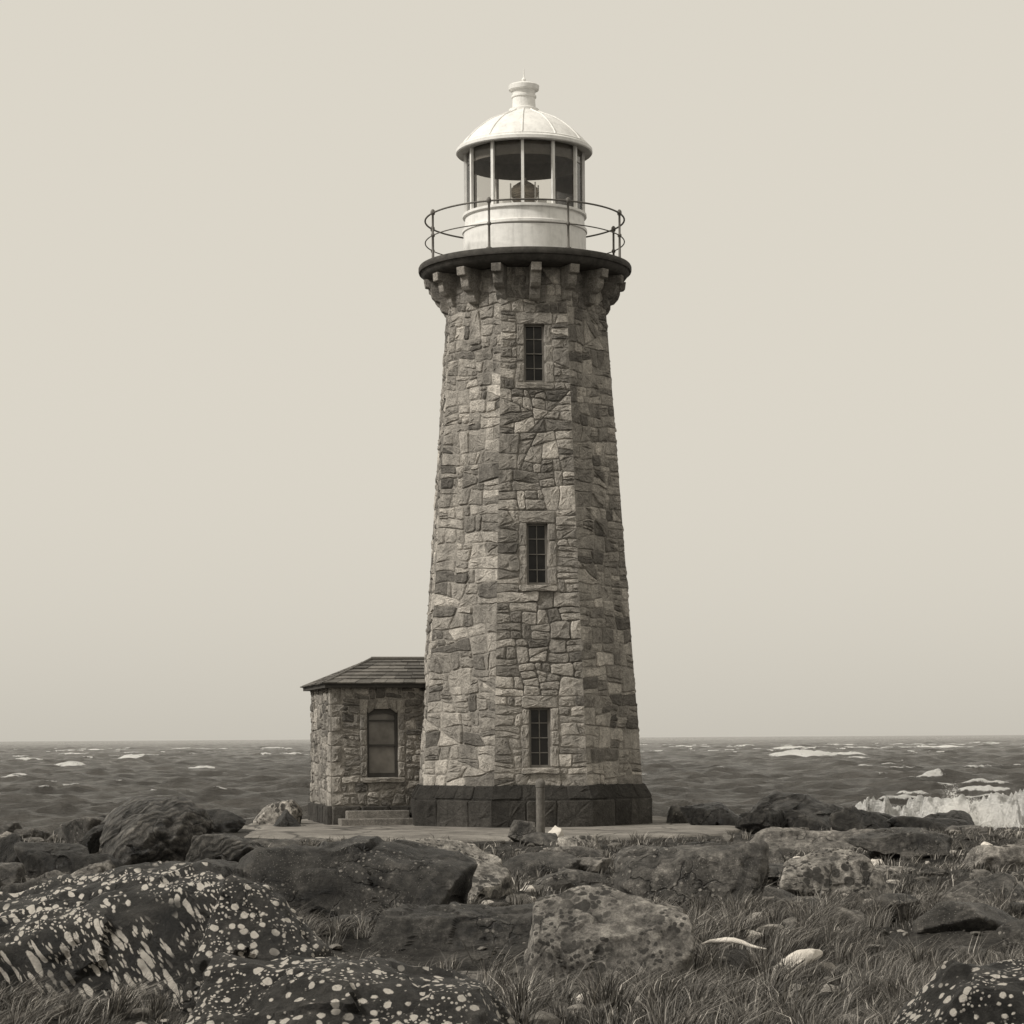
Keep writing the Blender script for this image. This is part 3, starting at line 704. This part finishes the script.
for j in range(230):
    d = rr.uniform(16.5, 42); x = -.3+rr.uniform(-.24, .24)*d; y = -48+d
    if (abs(x+.75) < 5.4 and y > -9.6) or any((x-a)**2/(b2+.25)**2+(y-b)**2/(c2+.25)**2 < 1 for a, b, b2, c2 in foot): continue
    w = .2+.75*rr.uniform()**1.6; nj += 1
    if nj > 75: break
    boulder(x, y, w, w*rr.uniform(.6, .9), w*rr.uniform(.18, .38), 300+j, [R_MID, R_DARK, R_PALE, R_LICH, R_BROWN, R_MID][j % 6], sub=5 if d < 30 else 4, npl=9, blocky=j % 2)
foot.append((1.92, -28.9, .5, .6)); foot.append((1.5, -28.6, .45, .6))
FT = np.array(foot)
def inside(x, y, s=.8):
    m = np.zeros(len(x), bool)
    for a, b, c, d in FT: m |= ((x-a)/(c*s))**2+((y-b)/(d*s))**2 < 1
    return m
ob = boulder(1.93, -28.85, .56, .2, .10, 15, R_WHITE, sub=4, name='bleached_stone', p=7, npl=9, rough=.03, rot=.4, z=float(gz(1.92, -28.85)[0])+.07)
ob.rotation_euler = (0, math.radians(-14), 0)
Vs = []; Fs = []; Ts = []; o = 0
protos = [rock_shape(2, (1, .8, .6), 900+i, npl=10, oct=2) for i in range(14)]
protos4 = [rock_shape(3, (1, .8, .55), 950+i, npl=11, oct=3, p=30) for i in range(10)]
for j in range(6400):
    d = 12.5+28*rr.uniform()**1.2; x = -.3+rr.uniform(-.25, .25)*d; y = -48+d
    nn = float(fbm2(x, y, .8, 2, 12)[0])
    if nn < -.05 and rr.uniform() < .75: continue
    if abs(x+.75) < 5.2 and y > -7.6: continue
    s = .025+.24*rr.uniform()**4.5; s = s*(1 if d > 20 else .8)
    c, f = (protos4 if s > .08 else protos)[rr.integers(0, 10)]
    a = rr.uniform(0, 6.28); ca, sa = math.cos(a), math.sin(a)
    q = np.stack([c[:, 0]*ca-c[:, 1]*sa, c[:, 0]*sa+c[:, 1]*ca, c[:, 2]*rr.uniform(.6, 1.1)], 1)*s+np.array([x, y, float(gz(x, y)[0])+s*.12])
    Vs.append(q); Fs.append(f+o); o += len(q); Ts.append(np.full(len(f), rr.uniform()**1.3))
me = npmesh('small_rocks', np.vstack(Vs), np.vstack(Fs), True); fattr(me, 'tone', np.concatenate(Ts)); me.set_sharp_from_angle(angle=math.radians(35))
m = M('small_rock'); c = m.mix(1, m.ramp(m.attr('tone'), [(0, C(.04)), (.65, C(.16)), (.88, C(.38)), (1, C(.7))]), m.ramp(m.noise(25, 7, .7), [(.3, .5), (.7, 1.4)]), 'MULTIPLY'); m.col(c); m.bump(m.noise(60, 5), .02)
add_obj('small_rocks', me, m.m)

# ================================================================== GRASS
def grass(n, dmin, dmax, hmin, hmax, wid, seed, thr):
    r = np.random.default_rng(seed)
    d = np.sqrt(r.uniform(dmin**2, dmax**2, n)); x = -.3+r.uniform(-.26, .26, n)*d; y = -48+d
    msk = fbm2(x, y, .55, 3, 21)+.6*fbm2(x, y, 2.6, 2, 22)
    keep = (msk > thr+r.normal(0, .07, n)) & ~inside(x, y, .86)
    keep &= ~((np.abs(x+.75) < 5.1) & (y > -7.0)) & (y < shore(x)-2.5)
    x, y, msk = x[keep], y[keep], msk[keep]; n = len(x)
    G = .26
    tx = np.round(x/G+fbm2(x, y, 2, 1, 3)*.8); ty = np.round(y/G); tr = _h(tx.astype(int), ty.astype(int), tx.astype(int)*0, 3)*.5+.5
    cx, cy = tx*G, ty*G; pull = .55*tr; x = x+(cx-x)*pull; y = y+(cy-y)*pull
    h = r.uniform(hmin, hmax, n)*(.35+1.3*tr**2); z = gz(x, y)
    dx, dy = x-cx, y-cy; L = np.hypot(dx, dy)+1e-3
    lean = r.normal(0, .34, (n, 2))+np.stack([dx/L, dy/L], 1)*.55+np.array([.3, 0.05])
    a = r.uniform(0, math.pi, n); wv = np.stack([np.cos(a), np.sin(a)*.6], 1)*(wid*r.uniform(.6, 1.3, n))[:, None]
    V = np.zeros((n, 5, 3)); B = np.stack([x, y, z-.01], 1)
    V[:, 0, :] = B; V[:, 1, :] = B; V[:, 0, :2] -= wv; V[:, 1, :2] += wv
    mid = B+np.stack([lean[:, 0]*h*.35, lean[:, 1]*h*.35, h*.6], 1)
    V[:, 2, :] = mid; V[:, 3, :] = mid; V[:, 2, :2] += wv*.75; V[:, 3, :2] -= wv*.75
    V[:, 4, :] = B+np.stack([lean[:, 0]*h, lean[:, 1]*h, h*r.uniform(.65, 1.05, n)], 1)
    i0 = np.arange(n)*5; F = np.concatenate([np.stack([i0, i0+1, i0+2], 1), np.stack([i0, i0+2, i0+3], 1), np.stack([i0+3, i0+2, i0+4], 1)])
    t = np.clip(r.normal(.45, .27, n)+.2*(tr-.5), 0, 1)
    return V.reshape(-1, 3), F, np.tile(t, 3)
Ga = grass(420000, 12.3, 24, .08, .25, .0032, 1, -.08)
Gb = grass(150000, 24, 44, .05, .15, .006, 2, -.12)
V = np.vstack([Ga[0], Gb[0]]); F = np.vstack([Ga[1], Gb[1]+len(Ga[0])]); T = np.concatenate([Ga[2], Gb[2]])
me = npmesh('grass', V, F); fattr(me, 'tone', T)
m = M('grass_blades'); m.col(m.ramp(m.attr('tone'), [(0, C(.03)), (.5, C(.085)), (.8, C(.22)), (1, C(.48))])); m.b.inputs['Roughness'].default_value = .6
add_obj('grass', me, m.m)

# ================================================================== small props
PST = empty('marker_post', (.16, -6.9, 0))
add_obj('post', lathe('post', [(.075, -.1), (.075, .9), (.085, .91), (.085, .98), (.07, 1.02), (.03, 1.05), (0, 1.055)], 20), plain('weathered_post', .13, .8, .4, 12, .01), PST)
add_obj('post_foot', lathe('post_foot', [(.14, -.1), (.14, .06), (.11, .09), (.07, .10)], 20), MAT_DARKSTONE, PST)
boulder(-.11, -7.25, .48, .4, .38, 60, R_MID, sub=5, name='stone_block', blocky=1, npl=2, p=40, rough=.015)
boulder(.42, -7.2, .28, .2, .28, 61, R_WHITE, sub=4, name='white_stone', npl=8)
parts = [tube_path([(1.22+.5*t, -28.35-.3*t, float(gz(1.22+.5*t, -28.35-.3*t)[0])+.07+.05*math.sin(t*2.6)) for t in np.linspace(0, 1, 9)], [.006, .014, .02, .024, .024, .02, .015, .01, .004], 8)]
V, F = merge(parts); add_obj('driftwood', pymesh('driftwood', V, F, True), R_WHITE)

# ================================================================== SEA
dist = np.concatenate([np.geomspace(46, 2200, 1350), np.geomspace(2300, 40000, 50)])
ang = np.concatenate([-.28-np.geomspace(3, .01, 26), np.linspace(-.28, .28, 560), .28+np.geomspace(.01, 3, 26)])
DD, AA = np.meshgrid(dist, ang, indexing='ij'); x = (-.3+DD*AA).ravel(); y = (-48+DD).ravel(); dd = DD.ravel()
spx = np.maximum(dd*.0028, .05)
z = np.zeros_like(x); ox = np.zeros_like(x); oy = np.zeros_like(x); rw = np.random.default_rng(9)
for i in range(40):
    L = .8*(13/.8)**(i/39.0)*rw.uniform(.9, 1.1); th2 = -math.pi/2+rw.normal(.08, .42); k = 2*math.pi/L; dx, dy = math.cos(th2), math.sin(th2)
    A = .0175*L**.70*rw.uniform(.5, 1.3); ph = k*(dx*x+dy*y)+rw.uniform(0, 6.28)+1.5*vn(np.stack([x/(L*7), y/(L*6), x*0+i+.5], 1), 8)
    at = np.clip(L/(spx*2.6)-.3, 0, 1); gr = 1+.9*vn(np.stack([x/(L*4), y/(L*4), x*0+i], 1), 4)
    z += A*at*gr*np.cos(ph); ox -= dx*A*.8*at*np.sin(ph); oy -= dy*A*.8*at*np.sin(ph)
far = np.clip((dd-250)/500, 0, 1)
z += far*.35*np.abs(fbm(np.stack([x/26, y/26, x*0], 1), 3, 70))*2
sig = z[(dd < 400)].std(); nz = z/sig
pat = fbm(np.stack([x/9, y/22, x*0], 1), 3, 33)
foam = np.clip((nz-1.9)/.5, 0, 1)*np.clip((pat-.14)/.15, 0, 1)*(dd < 900)*.85
def breaker(bx, by, sx, sy, hh, f=1.0):
    global z, foam
    yy = by+1.2*np.sin(x/3.7)+.8*np.sin(x/1.6+1)
    g = np.exp(-((x-bx)/sx)**2-((y-yy)/sy)**2); g2 = np.exp(-np.abs((x-bx)/sx)**3-((y-(yy-sy*.5))/(sy*1.1))**2)
    z = z+hh*g; foam = np.maximum(foam, f*np.clip(g2*1.5, 0, 1))
breaker(44, 317, 5.5, 3.5, 1.2, .85); breaker(51, 322, 4, 3, .7, .8); breaker(50, 290, 4, 3, .2, .6); breaker(-55, 250, 2.4, 1.8, .55, .8); breaker(-68, 375, 2.6, 2.2, .8, .85); breaker(-35, 220, 1.7, 1.4, .45, .85)
breaker(108, 560, 6, 4, .7, .8); breaker(70, 560, 5, 4, .6, .8)
rb = np.random.default_rng(21)
for _ in range(16):
    d = 150*(900/150)**rb.uniform(); breaker(rb.uniform(-.24, .24)*d, d-48, d*.004*rb.uniform(.4, 1.4), d*.003, .2*rb.uniform(.3, 1.5), rb.uniform(.5, .65))
near0 = foam.copy()
breaker(13, 22, 6, 4, .75, 1.0); breaker(17, 29, 7, 2.5, .5, 1.0); breaker(12.0, 16, 3.4, 2.2, 1.0, 1.0); breaker(15, 17, 2.6, 2, .9, 1.0); breaker(9.4, 17, 1.6, 2, .62, 1.0)
nearf = (foam-near0 > .05)*foam
z = z+SEA
q3 = np.stack([x*1.8, y*1.2, z*0], 1)
z = z+np.where(dd < 600, foam*.16*fbm(q3, 3, 7), 0)+nearf*(.7*(1-2.2*np.abs(fbm(q3, 5, 17)))-.5)
idx = np.arange(len(x)).reshape(DD.shape); Fq = np.stack([idx[:-1, :-1], idx[:-1, 1:], idx[1:, 1:], idx[1:, :-1]], -1).reshape(-1, 4)
me = npmesh('sea', np.stack([x+ox, y+oy, z], 1), Fq, True); fattr(me, 'foam', foam, 'POINT')
m = M('sea_water'); b = m.b
fo = m.math('ADD', m.attr('foam'), m.math('MULTIPLY', m.math('SUBTRACT', m.noise(1.3, 9, .8, m.mapping((1, .6, 1))), .5), 2.0))
fk = m.math('MULTIPLY', m.ramp(fo, [(.45, 0.0), (.65, 1.0)]), m.ramp(m.attr('foam'), [(.02, 0.0), (.12, 1.0)]))
m.col(m.mix(fk, m.ramp(m.noise(.08, 3), [(.35, C(.085)), (.65, C(.14))]), CW(.88)))
b.inputs['IOR'].default_value = 1.33; b.inputs['Specular IOR Level'].default_value = .5
m.link(m.ramp(fk, [(0, .16), (1, .9)]), b.inputs['Roughness'])
cd = m.noise(.6, 8, .75, m.mapping((.6, 1.0, 1))); h2 = m.noise(2.6, 8, .75, m.mapping((.6, 1.0, 1)))
bb = m.bump(cd, 1.3, 1.0); m.bump(h2, .4, 1.0, bb)
add_obj('sea', me, m.m)
def spray(n, x0, x1, cy, sy, hf, seed):
    """ragged curtain of droplets thrown up along the rocks"""
    r = np.random.default_rng(seed); xx = r.uniform(x0, x1, n)
    rag = .55+.45*fbm(np.stack([xx*1.5, xx*0, xx*0+seed], 1), 4, seed)*1.8
    colh = hf(xx)*np.clip(rag, .25, 1.4)
    keep = r.uniform(0, 1, n) < np.clip(colh/1.5, .15, 1); xx, colh = xx[keep], colh[keep]; n = len(xx)
    t = r.uniform(0, 1, n)**1.25; fan = (xx-(x0+x1)/2)*.10*t
    P = np.stack([xx+fan+r.normal(0, .04, n), cy+r.normal(0, sy, n), SEA+.15+t*colh+r.normal(0, .03, n)], 1)
    P += .16*t[:, None]*np.stack([fbm(P*2.5+k*9, 3, seed+k) for k in range(3)], 1)*2
    s = r.uniform(.006, .02, n)*(1.35-t)
    oc = np.array([[1, 0, 0], [-1, 0, 0], [0, 1, 0], [0, -1, 0], [0, 0, 1], [0, 0, -1]], float)
    V = (P[:, None, :]+oc[None]*s[:, None, None]).reshape(-1, 3)
    f = np.array([[0, 2, 4], [2, 1, 4], [1, 3, 4], [3, 0, 4], [2, 0, 5], [1, 2, 5], [3, 1, 5], [0, 3, 5]])
    return V, (f[None]+(np.arange(n)*6)[:, None, None]).reshape(-1, 3)
G = lambda x, c, s: np.exp(-((x-c)/s)**2)
hf = lambda x: .75+1.45*G(x, 11.3, .75)+1.0*G(x, 12.9, 1.1)+.75*G(x, 14.6, 1.0)+.3*G(x, 9.2, .7)
PV = []; PF = []; o = 0
for a in ((170000, 8.0, 16, 15.6, .35, hf, 3), (110000, 9.5, 16.5, 16.6, .5, lambda x: hf(x)*.8, 4)):
    v, f = spray(*a); PV.append(v); PF.append(f+o); o += len(v)
m = M('spray_water'); m.col(m.ramp(m.noise(3), [(.3, CW(.86)), (.7, CW(.92))])); add_obj('sea_spray', npmesh('sea_spray', np.vstack(PV), np.vstack(PF)), m.m)

# ================================================================== SKY, SUN, CAMERA
W = D.worlds.new('World'); SC.world = W; W.use_nodes = True; nt = W.node_tree; N = nt.nodes; Lk = nt.links
bg = N['Background']; sky = N.new('ShaderNodeTexSky'); sky.sky_type = 'NISHITA'; sky.sun_disc = False
sd = Vector((-.82, -.36, .74)).normalized(); el = math.asin(sd.z); az = math.atan2(sd.x, sd.y)
sky.sun_elevation = el; sky.sun_rotation = az; sky.air_density = 1.5; sky.dust_density = 6; sky.ozone_density = 1
bw = N.new('ShaderNodeRGBToBW'); Lk.new(sky.outputs[0], bw.inputs[0])
pw = N.new('ShaderNodeMath'); pw.operation = 'POWER'; pw.inputs[1].default_value = .07; Lk.new(bw.outputs[0], pw.inputs[0])
mul = N.new('ShaderNodeVectorMath'); mul.operation = 'SCALE'; mul.inputs[0].default_value = (6.66, 6.28, 5.48); Lk.new(pw.outputs[0], mul.inputs['Scale'])
Lk.new(mul.outputs[0], bg.inputs['Color']); bg.inputs['Strength'].default_value = .1
sl = D.lights.new('sun', 'SUN'); sl.energy = 3.0; sl.angle = math.radians(9); sl.color = (1, .96, .89)
so = D.objects.new('sun', sl); SC.collection.objects.link(so); so.rotation_euler = sd.to_track_quat('Z', 'Y').to_euler(); so.location = (-20, -20, 30)
cam = D.cameras.new('camera'); cam.lens = 84.375; cam.sensor_width = 36; cam.shift_y = .2207; cam.clip_end = 100000; cam.clip_start = .1
co = D.objects.new('camera', cam); SC.collection.objects.link(co); co.location = (-.32, -48, 1.75); co.rotation_euler = (math.radians(90), math.radians(.37), 0)
SC.camera = co
SC.view_settings.view_transform = 'Standard'; SC.view_settings.look = 'None'; SC.view_settings.exposure = 0
